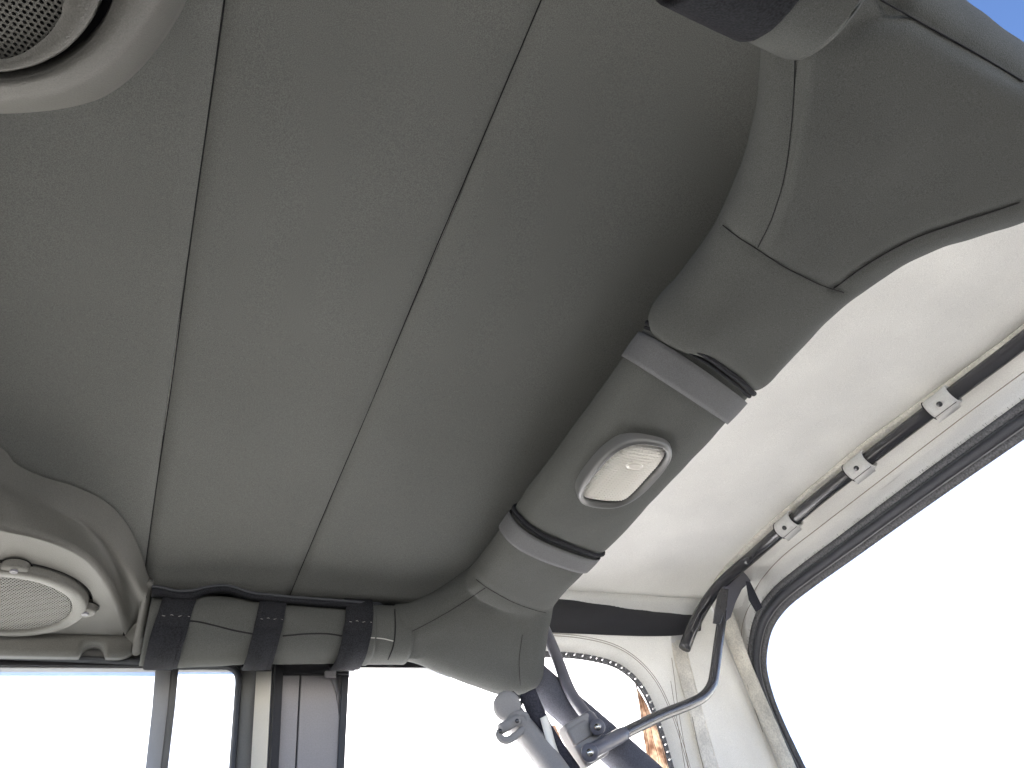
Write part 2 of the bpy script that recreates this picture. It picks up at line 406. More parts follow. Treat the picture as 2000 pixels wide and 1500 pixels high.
for i, lab in enumerate(labs):
    x = XS[i + 1]; w = .0205 if i != 1 else .0185
    st = thing('black_strap', lab, 'strap', 'black straps round the side bar')
    sk_ = -.004
    def band(r, x0, x1, nm, mat):
        V, F = tube_vf([sbp(x0 + (x1 - x0) * k / 5) for k in range(6)], r, n=40, pw=2.3, cap=False)
        V = [Vector((v.x + (v.z - 1.615) * (.11) + .001 * noise.noise(v * 60), v.y, v.z)) for v in V]
        return solid(mesh(nm, V, F, mat, st), .0025, 1)
    band(SBR + .0035, x - w, x + w, 'webbing', 'velcro')
    V, F = tube_vf([sbp(x - w + .003), sbp(x + w - .004)], SBR + .0075, n=40, pw=2.3, cap=False)
    F = [f for f in F if sum(V[k].z for k in f) / 4 < 1.600 and sum(V[k].y for k in f) / 4 < 1.03]
    V = [Vector((v.x + (v.z - 1.615) * .15, v.y, v.z)) for v in V]
    solid(mesh('loose_flap', V, F, 'velcro', st), .003, 1)
    ln = []
    for k in range(9):
        d = Vector((0, -1, -.08 - .02 * math.sin(k * 1.7))).normalized(); ln.append(Vector((x - w * .8 + w * 1.7 * k / 8, 0, 0)) + Vector((0, 1.0, 1.615)) + d * (SBR + .0055 + .0012 * math.sin(k * 2.6)))
    tube('stitch_line', ln, .0003, 'thread', st, n=5)

# near side bar with its strap
nb = thing('side_bar', 'near side bar sleeve ending beside the large gusset', 'side bar')
xe = at(1565, 60, 2, 1.62).x
def nbp(x): return Vector((x, nsb_c.y, nsb_c.z))
def ntube(x0, x1, r, n=20, cap=True): return tube_vf([nbp(x0 + (x1 - x0) * i / n) for i in range(n + 1)], r, n=40, pw=2.2, cap=cap)
V, F = ntube(-.5, xe, .047); mesh('padded_sleeve', V, F, 'cover', nb)
V, F = ntube(xe - .045, xe + .012, .0505); bevelled(mesh('padded_cuff', V, F, 'cover', nb), .004, 3)
V, F = ntube(xe - .098, xe - .034, .0492, cap=False)
tag(solid(mesh('black_strap', [v + v.normalized() * (.0015 * noise.noise(v * 90)) for v in V], F, 'velcro'), .004, 1),
    'frayed black hook-and-loop strap at the top edge near the large gusset', 'strap')

# ------------------------------------------------------------------ dome lamp under the cross bar
ZL = ZB - BH
lp = thing('dome_lamp', 'oval dome lamp with clear ribbed lens in a grey bezel', 'lamp')
lc = Vector((.4686, .534, ZL - .002)); la = Vector((0, -1, 0)); lb = Vector((1, 0, 0))
def rr(hl_, hw, p, n=64):
    R = []
    for j in range(n):
        a = 2 * math.pi * j / n; c, q = math.cos(a), math.sin(a)
        R.append((math.copysign(abs(c) ** (2 / p), c) * hl_, math.copysign(abs(q) ** (2 / p), q) * hw))
    return R
Lh, Wh = .068, .0466
def lrings(spec, nm, mat, cap):
    V = []; F = []; n = 64
    for hl_, hw, p, z in spec:
        V += [lc + la * a + lb * b + Vector((0, 0, z)) for a, b in rr(hl_, hw, p)]
    for k in range(len(spec) - 1):
        for j in range(n): F.append((k * n + j, k * n + (j + 1) % n, (k + 1) * n + (j + 1) % n, (k + 1) * n + j))
    if cap: F.append(tuple((len(spec) - 1) * n + j for j in range(n)))
    return mesh(nm, V, F, mat, lp)
lrings([(Lh, Wh, 2.7, .010), (Lh, Wh, 2.7, -.001), (Lh * .985, Wh * .98, 2.7, -.005), (Lh * .95, Wh * .93, 2.7, -.0075), (Lh * .915, Wh * .86, 2.9, -.0065), (Lh * .875, Wh * .79, 3.2, -.003), (Lh * .865, Wh * .77, 3.4, .004)], 'bezel', 'lampbezel', False)
M['lens'] = material('clear_ribbed_lens', (.92, .90, .85), .10, .8)
M['lens'].node_tree.nodes['Principled BSDF'].inputs['Transmission Weight'].default_value = .3
M['button'] = material('smoky_button', (.45, .43, .39), .25, .6)
M['reflector'] = material('lamp_reflector', (.75, .74, .70), .3, .5, metal=.6)
rows = []; NV, NU = 170, 56; LY, LX = Lh * .875, Wh * .785
for a in range(NV + 1):
    v = -1 + 2 * a / NV; wv = max(0, 1 - abs(v) ** 4.2) ** (1 / 4.2); row = []
    for b in range(NU + 1):
        u = -1 + 2 * b / NU; x = LX * wv * u; y = LY * v
        edge = min(1, (1 - max(abs(u) ** 3, abs(v) ** 5)) * 3)
        plain = 1 if v < .80 else 0
        rib = 0.0012 * math.sin(2 * math.pi * y / .0042) + .0005 * math.sin(2 * math.pi * x / .0046)
        row.append(lc + Vector((x, y, .002 - .010 * (1 - .35 * u * u) * (1 - abs(v) ** 6) * (1 - abs(u) ** 8) - rib * edge * plain)))
    rows.append(row)
solid(mesh('lens', *grid_vf(rows), 'lens', lp), .0012, 1)
lrings([(Lh * .82, Wh * .69, 3.2, .004), (Lh * .7, Wh * .55, 3, .010), (Lh * .4, Wh * .3, 2.6, .012)], 'reflector', 'reflector', True)
# oval thumb rest on the lens
bc = Vector((.466, .508, ZL - .0108))
V = []; F = []
for k, (s, z) in enumerate(((1, .002), (1, -.0008), (.85, -.0015), (.5, -.0008))):
    V += [bc + la * (.0055 * s * math.sin(2 * math.pi * j / 24)) + lb * (.0105 * s * math.cos(2 * math.pi * j / 24)) + Vector((0, 0, z)) for j in range(24)]
for k in range(3):
    for j in range(24): F.append((k * 24 + j, k * 24 + (j + 1) % 24, (k + 1) * 24 + (j + 1) % 24, (k + 1) * 24 + j))
F.append(tuple(72 + j for j in range(24)))
mesh('push_button', V, F, 'button', lp)
tube('button_rim', [bc + la * (.0058 * math.sin(2 * math.pi * j / 24)) + lb * (.0108 * math.cos(2 * math.pi * j / 24)) for j in range(25)], .0008, 'lens', lp, n=6)

# ------------------------------------------------------------------ overhead speaker bar: two pods joined in front of the frame
sp = thing('sound_bar', 'moulded grey overhead sound bar with two round speaker pods', 'sound bar')
ZF = 1.60                                      # pod faces
def grille(c, rx, ry, pitch, nm, parent, tilt=0., hole=.34):
    V = []; F = []; n = 8; rows = int(max(rx, ry) / (pitch * .866)) + 1
    for i in range(-rows, rows + 1):
        for j in range(-rows, rows + 1):
            x = (j + .5 * (i % 2)) * pitch; y = i * pitch * .866
            if (x / rx) ** 2 + (y / ry) ** 2 > 1: continue
            k = len(V); hw, hh = pitch / 2, pitch * .433
            sq = [(hw, 0), (hw, hh), (0, hh), (-hw, hh), (-hw, 0), (-hw, -hh), (0, -hh), (hw, -hh)]
            V += [c + Vector((x + a, y + b, 0)) for a, b in sq]
            V += [c + Vector((x + hole * pitch * math.cos(math.pi * q / 4), y + hole * pitch * math.sin(math.pi * q / 4), 0)) for q in range(8)]
            V += [c + Vector((x + hole * pitch * math.cos(math.pi * q / 4), y + hole * pitch * math.sin(math.pi * q / 4), .0015)) for q in range(8)]
            for q in range(8):
                F.append((k + q, k + (q + 1) % 8, k + 8 + (q + 1) % 8, k + 8 + q)); F.append((k + 8 + q, k + 8 + (q + 1) % 8, k + 16 + (q + 1) % 8, k + 16 + q))
    return mesh(nm, V, F, 'plastic', parent, smooth=False)
def ringmesh(c, spec, nm, mat, parent, n=72, shape=None, cap=False):
    V = []; F = []
    for rx, ry, z in spec: V += [c + Vector((rx * math.cos(2 * math.pi * j / n), ry * math.sin(2 * math.pi * j / n), z)) for j in range(n)]
    for k in range(len(spec) - 1):
        for j in range(n): F.append((k * n + j, k * n + (j + 1) % n, (k + 1) * n + (j + 1) % n, (k + 1) * n + j))
    if cap: F.append(tuple((len(spec) - 1) * n + j for j in range(n)))
    return mesh(nm, V, F, mat, parent)
def at_head(px, py, d=0.):
    z = ZH
    for _ in range(30):
        p = at(px, py, 2, z); z = .5 * z + .5 * (zhead(p.x, min(p.y, .985)) - .004 - d)
    return at(px, py, 2, z)
# -- far pod: nested outlines lofted from the headliner down to the face
def far_ring(pts, z, n=60): return resample(crom([at(x, y, 2, z) for x, y in pts], 8), n)
o0 = [(-260, 700), (-120, 800), (0, 872), (30, 905), (80, 930), (150, 952), (210, 983), (250, 1028), (275, 1080), (287, 1118), (293, 1132)]
o1 = [(-260, 770), (-120, 870), (0, 935), (60, 958), (130, 984), (180, 1016), (222, 1060), (255, 1105), (275, 1140), (284, 1150), (288, 1156)]
o2 = [(-260, 880), (-120, 975), (0, 1022), (60, 1036), (130, 1058), (178, 1086), (212, 1125), (235, 1170), (248, 1205), (258, 1235), (262, 1245)]
o3 = [(-260, 900), (-120, 1000), (0, 1038), (60, 1050), (125, 1072), (168, 1098), (198, 1135), (218, 1175), (232, 1210), (240, 1232), (244, 1240)]
L0 = resample(crom([at_head(x, y) for x, y in o0], 8), 60); L1 = resample(crom([at_head(x, y, .02) for x, y in o1], 8), 60); L2 = far_ring(o2, 1.637); L3 = far_ring(o3, 1.631)
L1b = [a.lerp(b, .14) + Vector((0, 0, -.004)) for a, b in zip(L1, L2)]
L15 = [a.lerp(b, .55) + Vector((0, 0, .010)) for a, b in zip(L1, L2)]
L2a = [a.lerp(b, .90) + Vector((0, 0, -.001)) for a, b in zip(L1, L2)]
L2b = [a.lerp(b, .5) + Vector((0, 0, -.003)) for a, b in zip(L2, L3)]
pod = mesh('pod_shell', *grid_vf([L0, L1, L1b, L15, L2a, L2, L2b, L3]), 'plastic', sp)
# right end return and lower lip
face_edge = L3
lip_l = [(-260, 1228), (-120, 1232), (0, 1236), (120, 1238), (262, 1243)]
Lf = resample([at(x, y, 2, 1.631) for x, y in lip_l], 40)
# notch in the lip
def lip(px, dz):
    return at(px, 1238, 2, 1.631)
SC = at(14, 1174, 2, 1.627)
# face plate with an opening for the speaker: loft from the speaker circle out to the face outline
n = 96; rs = .0915
circ = [SC + Vector((rs * math.cos(2 * math.pi * j / n), rs * math.sin(2 * math.pi * j / n), .004)) for j in range(n)]
outl = resample(L3[::-1] + Lf[::-1][::-1][0:0] + [], 60)
bound = L3 + Lf[::-1]
def radial(j):
    d = Vector((math.cos(2 * math.pi * j / n), math.sin(2 * math.pi * j / n), 0)); best = 1e9
    for a, b in zip(bound, bound[1:] + bound[:1]):
        e = b - a; den = d.x * e.y - d.y * e.x
        if abs(den) < 1e-12: continue
        w = a - SC; t = (w.x * e.y - w.y * e.x) / den; u = (w.x * d.y - w.y * d.x) / den
        if t > 0 and -1e-6 <= u <= 1 + 1e-6: best = min(best, t)
    return SC + d * min(best, .6) + Vector((0, 0, .004))
outer = [radial(j) for j in range(n)]
mesh('pod_face', *strip_vf(circ + circ[:1], outer + outer[:1]), 'plastic', sp)
# lip: rounded downstand along the far edge with a finger notch
lipx = [Lf[0].x + (Lf[-1].x - Lf[0].x) * i / 119 for i in range(120)]
yl = Lf[-1].y; nx = at(186, 1250, 1, yl + .012).x
rows = [[], [], [], [], []]
for i, x in enumerate(lipx):
    q = max(0, 1 - ((x - nx) / .0165) ** 2) ** .5
    e = max(0, (i - 112) / 7) ; h = .021 * (1 - .3 * e * e) * (1 - .75 * q)
    y0 = Lf[0].y + (yl - Lf[0].y) * i / 119
    rows[0].append(Vector((x, y0, 1.631))); rows[1].append(Vector((x, y0 + .004, 1.631 - .006)))
    rows[2].append(Vector((x, y0 + .010, 1.631 - h * .75))); rows[3].append(Vector((x, y0 + .016, 1.631 - h))); rows[4].append(Vector((x, y0 + .032, 1.631 - h + .002)))
solid(mesh('pod_lip', *grid_vf(rows), 'plastic', sp), .004, 0)
# end wall facing the rear
ce = [at(293, 1132, 2, 1.735), at(288, 1156, 2, 1.70), at(262, 1245, 2, 1.637), rows[3][-1]]
cb = [p + Vector((-.004, .075, .0)) for p in ce]
corner = [L0[-1], L1[-1], L2[-1], L3[-1], rows[2][-1], rows[3][-1]]
back = [Vector((c.x + .003, max(c.y + .03, 1.06), c.z + .004)) for c in corner]
mesh('pod_end', *strip_vf(corner, back), 'plastic', sp)
ridge = [corner[1].lerp(corner[5], k / 8) for k in range(9)]
e0 = at_head(291, 1136, .008); e1 = at(266, 1274, 1, rows[3][-1].y)
tube('end_ridge', [e0.lerp(e1, k / 10) for k in range(11)], .006, 'plastic', sp, n=14)
fill = [L1[-1], L2[-1], L3[-1], rows[2][-1], rows[3][-1]]
mesh('end_web', *strip_vf(fill, [e0.lerp(e1, k) for k in (0, .45, .6, .85, 1)]), 'plastic', sp)
# speaker in the far pod
fs = ringmesh(SC, [(rs, rs, .006), (rs, rs, .003)], 'speaker_recess', 'plastic_dark', sp)
ringmesh(SC, [(rs - .001, rs - .001, .010), (.03, .03, .010)], 'speaker_backing', 'plastic_dark', sp, cap=True)
fr = ringmesh(SC, [(.0868, .0868, .008), (.0868, .0868, -.004), (.0845, .0845, -.0065), (.0725, .0725, -.007), (.0702, .0702, -.004)], 'grille_frame', 'plastic', sp)
gf = grille(SC + Vector((0, 0, -.0045)), .0702, .0702, .0038, 'grille_mesh', sp); gf['kind'] = 'stuff'
for (px, py) in ((32, 1096), (160, 1197)):
    p = at(px, py, 2, 1.622); p.z = 1.627
    d = (p - SC); d.z = 0; d.normalize(); p = SC + d * .0845
    ringmesh(p, [(.014, .014, .008), (.014, .014, -.003), (.0125, .0125, -.005), (.006, .006, -.0055)], 'screw_tab', 'plastic', sp, 28, cap=True)
    ringmesh(p, [(.0165, .0165, .003), (.0165, .0165, .0032), (.0145, .0145, .0031)], 'tab_gap', 'plastic_dark', sp, 28)
    ringmesh(p + d * .002, [(.0042, .0042, -.005), (.0042, .0042, -.0068), (.0035, .0035, -.0075), (.0016, .0016, -.0066)], 'screw', 'greysteel', sp, 18, cap=True)
# -- near pod
ZN = 1.635
def nring(pts, z, n=60): return resample(crom([at(x, y, 2, z) for x, y in pts], 8), n)
n0 = [(420, -180), (395, -80), (365, 0), (335, 55), (300, 105), (250, 158), (190, 195), (120, 208), (50, 212), (0, 213), (-160, 214)]
n1 = [(385, -180), (350, -80), (318, 0), (285, 55), (250, 102), (205, 140), (150, 172), (100, 188), (50, 196), (0, 200), (-160, 204)]
n2 = [(365, -180), (330, -80), (297, 0), (268, 50), (232, 95), (190, 130), (138, 160), (92, 175), (45, 184), (0, 188), (-160, 192)]
n3 = [(330, -180), (275, -80), (224, 0), (206, 40), (180, 78), (145, 110), (105, 134), (70, 147), (35, 154), (0, 157), (-160, 160)]
A0 = nring(n0, 1.735); A1 = nring(n1, ZN + .006); A2 = nring(n2, ZN); A3 = nring(n3, ZN - .004); 
A25 = [a.lerp(b, .5) + Vector((0, 0, .001)) for a, b in zip(A2, A3)]
A4 = [p + Vector((-.002, -.001, .02)) for p in A3]
A05 = [a.lerp(b, .6) + Vector((.004, .003, -.004)) for a, b in zip(A0, A1)]
mesh('pod_shell', *grid_vf([A0, A05, A1, A2, A25, A3, A4]), 'plastic', sp)
NC = at(-2, -12, 2, ZN)
g0 = nring([(300, -180), (250, -80), (198, 0), (182, 35), (158, 68), (128, 97), (92, 118), (62, 130), (32, 137), (0, 141), (-160, 144)], ZN - .001)
g1 = nring([(290, -180), (240, -80), (190, 0), (174, 34), (151, 66), (122, 93), (88, 113), (60, 125), (32, 132), (0, 136), (-160, 139)], ZN - .005)
g2 = nring([(240, -180), (190, -80), (140, 0), (130, 30), (112, 62), (88, 86), (62, 104), (44, 113), (25, 119), (0, 123), (-160, 126)], ZN - .004)
g3 = nring([(230, -180), (180, -80), (127, 0), (120, 28), (102, 58), (80, 80), (55, 98), (40, 106), (22, 112), (0, 115), (-160, 118)], ZN - .002)
gk = [p + Vector((0, 0, .02)) for p in g0]
mesh('grille_frame', *grid_vf([gk, g0, g1, g2, g3]), 'plastic', sp)
mesh('speaker_recess', *strip_vf(A4, gk), 'plastic_dark', sp)
rg = .062
gg = grille(NC + Vector((-.022, -.022, .0005)), .0665, .0665, .0036, 'grille_mesh', sp); gg['kind'] = 'stuff'
ringmesh(NC + Vector((-.02, -.02, .012)), [(.08, .08, 0), (.03, .03, 0)], 'speaker_backing', 'plastic_dark', sp, cap=True)
# beam joining the pods in front of the frame
solid(mesh('bar_beam', *grid_vf([[Vector((-.50, y, 1.735)), Vector((-.33, y, 1.735)), Vector((-.30, y, 1.70)), Vector((-.31, y, 1.64)), Vector((-.50, y, 1.62))] for y in [.2 + .08 * i for i in range(10)]]), 'plastic', sp), .004)

# ------------------------------------------------------------------ soft top: roof cloth, side and rear panels, clear windows
tp = thing('soft_top', 'pale grey cloth soft top with clear rear and side windows', 'soft top')
ZR = 1.775; YS = 1.115; XR = 1.075; KR = .2
def rearx(z): return XR + (ZR - z) * KR
RP, RN = Vector((XR, 0, ZR)), Vector((1, 0, KR))
def rp(px, py, off=0.): return atp(px, py, RP - RN.normalized() * off, RN)
rows = []
for i in range(60):
    x = -.95 + (XR + .95) * i / 59; row = []
    for j in range(40):
        y = .015 + (YS - .015) * j / 39
        row.append(Vector((x, y, ZR + .012 - .012 * max(0, (x - .6) / .47) ** 2 + .003 * noise.noise(Vector((x * 5, y * 5, 0))) - .03 * max(0, (y - 1.0) / .115) ** 2)))
    rows.append(row)
solid(mesh('roof_cloth', *grid_vf(rows), 'cloth', tp), .003, 1)
# rear panel round the rear window
rw = [(2300, 570), (2150, 676), (2000, 786), (1800, 932), (1640, 1052), (1560, 1112), (1510, 1155), (1480, 1200), (1467, 1250), (1466, 1300), (1480, 1360), (1503, 1420), (1540, 1500), (1600, 1625), (1680, 1790)]
WC = resample(crom([rp(x, y) for x, y in rw], 8), 120)
ctr = rp(1900, 1300)
OUT = []
for i in range(120):
    p = WC[i]
    k = i / 119
    OUT.append(None)
cz = 1.0
a0 = Vector((XR, WC[0].y - .05, ZR)); a1 = Vector((XR, YS - .03, ZR - .002)); a2 = Vector((rearx(cz), YS + .07, cz))
# outer boundary follows the bow, then the corner seam
brk = 70
oA = resample([a0, a1], brk + 1); oB = resample([a1, Vector((rearx(1.66), YS - .005, 1.66)), Vector((rearx(1.4), YS + .035, 1.4)), a2], 120 - brk)
O = oA[:-1] + oB
rows = []
for k in range(7):
    t = k / 6
    rows.append([o.lerp(w, t) + Vector((.006 * math.sin(math.pi * t) + .004 * noise.noise(Vector((o.y * 9, o.z * 9, t * 3))), 0, 0)) for o, w in zip(O, WC)])
rear_panel = solid(mesh('rear_panel', *grid_vf(rows), 'cloth', tp), .002, 1)
# zip, welt and binding round the rear window
def inset(curve, d, N):
    R = []
    for i in range(len(curve)):
        e = (curve[min(i + 1, len(curve) - 1)] - curve[max(0, i - 1)]).normalized(); s = N.cross(e).normalized()
        R.append(curve[i] + s * d)
    return R
sgn = 1 if (inset(WC, .02, RN)[60] - ctr).length < (WC[60] - ctr).length else -1
def rwc(d, lift): return [p - RN.normalized() * lift for p in inset(WC, d * sgn, RN)]
def bandm(curve_a, curve_b, bulge, nm, mat, par, N):
    mid = [a.lerp(b, .5) - N.normalized() * bulge for a, b in zip(curve_a, curve_b)]
    return solid(mesh(nm, *grid_vf([curve_a, mid, curve_b]), mat, par), .003, 0)
bandm(rwc(-.003, .001), rwc(.010, .003), .002, 'zip_tape', 'zip', tp, RN)
tube('zip_coil', resample(rwc(.011, .004), 400), .0022, 'frametrim', tp, n=8, r_at=lambda t: 1 + .3 * math.sin(t * 1500))
bandm(rwc(.012, .003), rwc(.028, .003), .005, 'window_welt', 'welt', tp, RN)
bandm(rwc(.0285, .002), rwc(.042, .002), .001, 'window_binding', 'zip', tp, RN)
tube('binding_edge', rwc(.029, .005), .0010, 'aluminium', tp, n=6)
# teeth threads along the outer edge of the zip
V = []; F = []
zc = resample(rwc(-.003, .002), 500)
for i in range(0, 498):
    p = zc[i]; e = (zc[i + 1] - p).normalized(); s = RN.cross(e).normalized() * -sgn
    if random.random() < .45: continue
    L = random.uniform(.0015, .006); v, f = tube_vf([p - s * .002, p + s * L + e * random.uniform(-.002, .002)], .0004, n=4); k = len(V); V += v; F += [tuple(a + k for a in q) for q in f]
tt = mesh('loose_threads', V, F, 'thread', tp); tt['kind'] = 'stuff'
inner = rwc(.030, -.001)
pane_v = [Vector((rearx(z) + .006, y, z)) for y, z in ((-.25, .95), (YS + .07, .95), (YS + .02, 1.45), (YS - .04, 1.72), (-.25, 1.72))]
solid(mesh('rear_window', pane_v, [tuple(range(5))], 'vinyl_rear', tp, False), .001, 0)
# stitch line and hem along the bow
def rear_line(pts, r, mat, nm, lift=.004):
    tube(nm, crom([rp(x, y, lift) for x, y in pts], 6), r, mat, tp, n=6)
rear_line([(2000, 726), (1900, 800), (1800, 876), (1700, 953), (1600, 1030), (1530, 1085), (1490, 1128), (1470, 1160)], .0006, 'brown_thread', 'stitch_line', .006)
rear_line([(1475, 1165), (1456, 1200), (1448, 1240), (1452, 1300), (1466, 1360), (1490, 1430)], .0005, 'brown_thread', 'stitch_line', .010)
# side panel with the curved side window
sw = [(560, 1274), (800, 1274), (1000, 1274), (1070, 1275), (1130, 1279), (1190, 1292), (1228, 1314), (1258, 1348), (1280, 1395), (1297, 1445), (1312, 1500), (1335, 1600), (1370, 1740)]
SWC = resample(crom([at(x, y, 1, YS) for x, y in sw], 8), 120)
b0 = Vector((SWC[0].x, YS, 1.765)); b1 = Vector((XR + .004, YS - .022, 1.765))
so = resample([b0, b1], 71)[:-1] + resample([b1, Vector((rearx(1.66) + .006, YS - .003, 1.66)), Vector((rearx(1.4) + .006, YS + .037, 1.4)), a2 + Vector((.006, .002, 0))], 50)
rows = [[o.lerp(w, k / 6) + Vector((0, .004 * noise.noise(Vector((o.x * 9, o.z * 9, k))), 0)) for o, w in zip(so, SWC)] for k in range(7)]
solid(mesh('side_panel', *grid_vf(rows), 'cloth', tp), .002, -1)
SN = Vector((0, 1, 0))
sctr = at(900, 1450, 1, YS)
ssg = 1 if (inset(SWC, .02, SN)[60] - sctr).length < (SWC[60] - sctr).length else -1
def swc(d, lift): return [p - SN * lift for p in inset(SWC, d * ssg, SN)]
sz0, sz1 = swc(-.0005, .003), swc(.009, .003)
V = []; F = []
zz0 = resample(sz0, 400); zz1 = resample(sz1, 400); i = 0
mesh('zip_tape', *strip_vf(swc(.0035, .002), swc(.010, .002)), 'zip', tp)
i = 120
while i < 396:                                     # broken, chunky zip teeth on the curve
    L = random.choice((5, 6, 7)) if i > 190 else 12
    a = min(i + L - 1, 399)
    v = [zz0[i], zz0[a], zz1[a], zz1[i]]; o_ = Vector((0, -.003, 0))
    tooth = mesh('zip_segment', v + [p + o_ for p in v], [(0, 1, 2, 3), (7, 6, 5, 4), (0, 4, 5, 1), (1, 5, 6, 2), (2, 6, 7, 3), (3, 7, 4, 0)], 'zip', tp, False)
    i += L
for d in (-.030, -.0345):
    tube('stitch_line', swc(d, .008)[40:], .0005, 'brown_thread', tp, n=5)
sin_ = swc(-.004, -.001)
low = resample([Vector((.272, YS, 1.62)), Vector((.27, YS, .9)), Vector((SWC[-1].x - .1, YS, .9))], 120)
solid(mesh('side_window', *grid_vf([[a.lerp(b, k / 4) for a, b in zip(sin_, low)] for k in range(5)]), 'vinyl', tp), .001, 0)
# amber streaked strip along the window's rear edge
ax0 = crom([at(x, y, 1, YS - .004) for x, y in ((1243, 1345), (1262, 1375), (1282, 1420), (1298, 1470), (1310, 1520), (1330, 1600))], 5)
ax1 = crom([at(x, y, 1, YS - .004) for x, y in ((1240, 1330), (1248, 1375), (1254, 1420), (1262, 1470), (1270, 1520), (1285, 1600))], 5)
solid(mesh('amber_window_edge', *strip_vf(ax0, ax1), 'amber', tp), .001)
for k in range(7):
    tube('streak_line', [a.lerp(b, .08 + .13 * k + .03 * math.sin(i * .9 + k)) - Vector((0, .002, 0)) for i, (a, b) in enumerate(zip(ax0, ax1))], .00045, 'amber' if k % 3 else 'cover_dark', tp, n=4)
# seam tapes
def tape(pts, w, fn, nm='seam_tape'):
    A = crom([fn(x - w, y) for x, y in pts], 6); B = crom([fn(x + w, y) for x, y in pts], 6)
    rows = [[a.lerp(b, k / 6) + Vector((.0012 * noise.noise(a * 50 + Vector((k, 0, 0))), -.0015 * math.sin(math.pi * k / 6) + .001 * noise.noise(a * 70 + Vector((0, k, 0))), 0)) for a, b in zip(A, B)] for k in range(7)]
    return solid(mesh(nm, *grid_vf(rows), 'tape', tp), .0015, 0)
tape([(1322, 1240), (1332, 1290), (1345, 1340), (1360, 1395), (1375, 1450), (1392, 1510), (1420, 1610)], 14, lambda x, y: at(x, y, 1, YS - .006))
tape([(1416, 1195), (1430, 1235), (1450, 1290), (1475, 1350), (1500, 1408), (1525, 1465), (1550, 1520), (1600, 1630)], 15, lambda x, y: rp(x, y, .010))
for pts in ([(1312, 1285), (1318, 1330), (1324, 1380), (1334, 1440), (1345, 1500)], [(1310, 1330), (1318, 1380), (1328, 1440), (1338, 1500)], [(1352, 1400), (1362, 1450), (1374, 1500)]):
    tube('stitch_line', crom([at(x, y, 1, YS - .009) for x, y in pts], 5), .0005, 'brown_thread', tp, n=5)
# dark side rail band from the gusset to the rear bow
rl = [[], [], []]
for px, ya, yb in ((700, 1150, 1215), (1000, 1166, 1231), (1080, 1170, 1235), (1150, 1174, 1238), (1220, 1178, 1241), (1280, 1181, 1242), (1330, 1184, 1240), (1368, 1186, 1232)):
    p, q = at(px, ya, 1, YS - .012), at(px, yb, 1, YS - .012)
    rl[0].append(p); rl[1].append(p.lerp(q, .5) + Vector((0, -.004, 0))); rl[2].append(q)
solid(mesh('side_rail_flap', *grid_vf([crom(r, 5) for r in rl]), 'black', tp), .004, 0)
# cream pocket along the bow
pk = [(2100, 573), (2000, 652), (1900, 727), (1800, 800), (1700, 873), (1600, 956), (1540, 1008), (1490, 1052), (1450, 1088), (1410, 1124)]
pk += [(1388, 1150)]; wd = [1] * (len(pk) - 3) + [.8, .5, .15]
pa = crom([at(x - 6 * w, y - 14 * w, 2, ZR - .004) for (x, y), w in zip(pk, wd)], 6); pb = crom([at(x + 9 * w, y + 12 * w, 2, ZR - .011) for (x, y), w in zip(pk, wd)], 6)
solid(mesh('bow_pocket', *grid_vf([[a.lerp(b, k / 4) + Vector((.001 * noise.noise(a * 40 + Vector((k, 0, 0))), 0, -.004 * math.sin(math.pi * k / 4))) for a, b in zip(pa, pb)] for k in range(5)]), 'tape', tp), .002, 0)
# side rail over the door (behind the side bar)
mesh('side_rail', *box_vf((-.30, YS + .01, 1.70), (.80, .012, .088)), 'black', tp, False)

# ------------------------------------------------------------------ rear bow
ZW = 1.745
bw = thing('rear_bow', 'black tubular rear bow carrying the cloth roof, with cloth loops', 'roof bow')
bpts = [(2230, 482), (2000, 664), (1900, 740), (1800, 816), (1700, 893), (1600, 972), (1540, 1024), (1495, 1064)]
BP = [at(x, y, 2, ZW) for x, y in bpts] + [at(1462, 1093, 1, .915), at(1430, 1120, 1, .955), at(1398, 1152, 1, 1.0), at(1374, 1186, 1, 1.03), at(1352, 1228, 1, 1.05), at(1337, 1266, 1, 1.06)]
BPc = crom(BP, 10)
tube('bow_tube', BPc, .0118, 'steel', bw, n=24)
def nearest(P, q): return min(range(len(P)), key=lambda i: (P[i] - q).length)
def seg(P, q, half):
    i = nearest(P, q); p = P[i]; t = (P[min(i + 1, len(P) - 1)] - P[max(0, i - 1)]).normalized(); return p, t
for (px, py) in ((1840, 785), (1676, 912), (1541, 1024)):
    p, t = seg(BPc, at(px, py, 2, ZW), .03)
    lpth = [p + t * q for q in (-.021, -.011, 0, .011, .021)]
    o = solid(mesh('cloth_loop', *tube_vf(lpth, .0145, n=28, cap=False, r_at=lambda q: 1 + .03 * math.sin(q * 9)), 'cloth', bw), .0025, 1)
    view = (CAM - p).normalized(); view = (view - t * view.dot(t)).normalized(); side = t.cross(view)
    if side.x < 0: side = -side
    c = p + view * .0165
    R = Matrix((t, side, view)).transposed()
    V, F = tube_vf([c, c + view * .002, c + view * .003], .0042, n=18, r_at=lambda q: 1 - .5 * max(0, q - .5)); mesh('snap', V, F, 'steel', o)
    # lower flap where the loop is sewn shut
    A = [p + t * q + view * .0125 + side * .0105 for q in (-.019, 0, .020)]; B = [p + t * (q + .004) + view * .002 + side * .021 for q in (-.019, 0, .021)]
    solid(mesh('loop_flap', *grid_vf([A, B]), 'cloth', o), .0022)
    tube('loop_stitch', [a.lerp(b, .12) + view * .0014 for a, b in zip(A, B)], .0006, 'cover_dark', o, n=6)
    e = p + t * .022
    tube('loop_hem', [e + (view * math.cos(a) + side * math.sin(a)) * .0168 for a in [-2 + .2 * k for k in range(20)]], .0012, 'cover_dark', o, n=6)

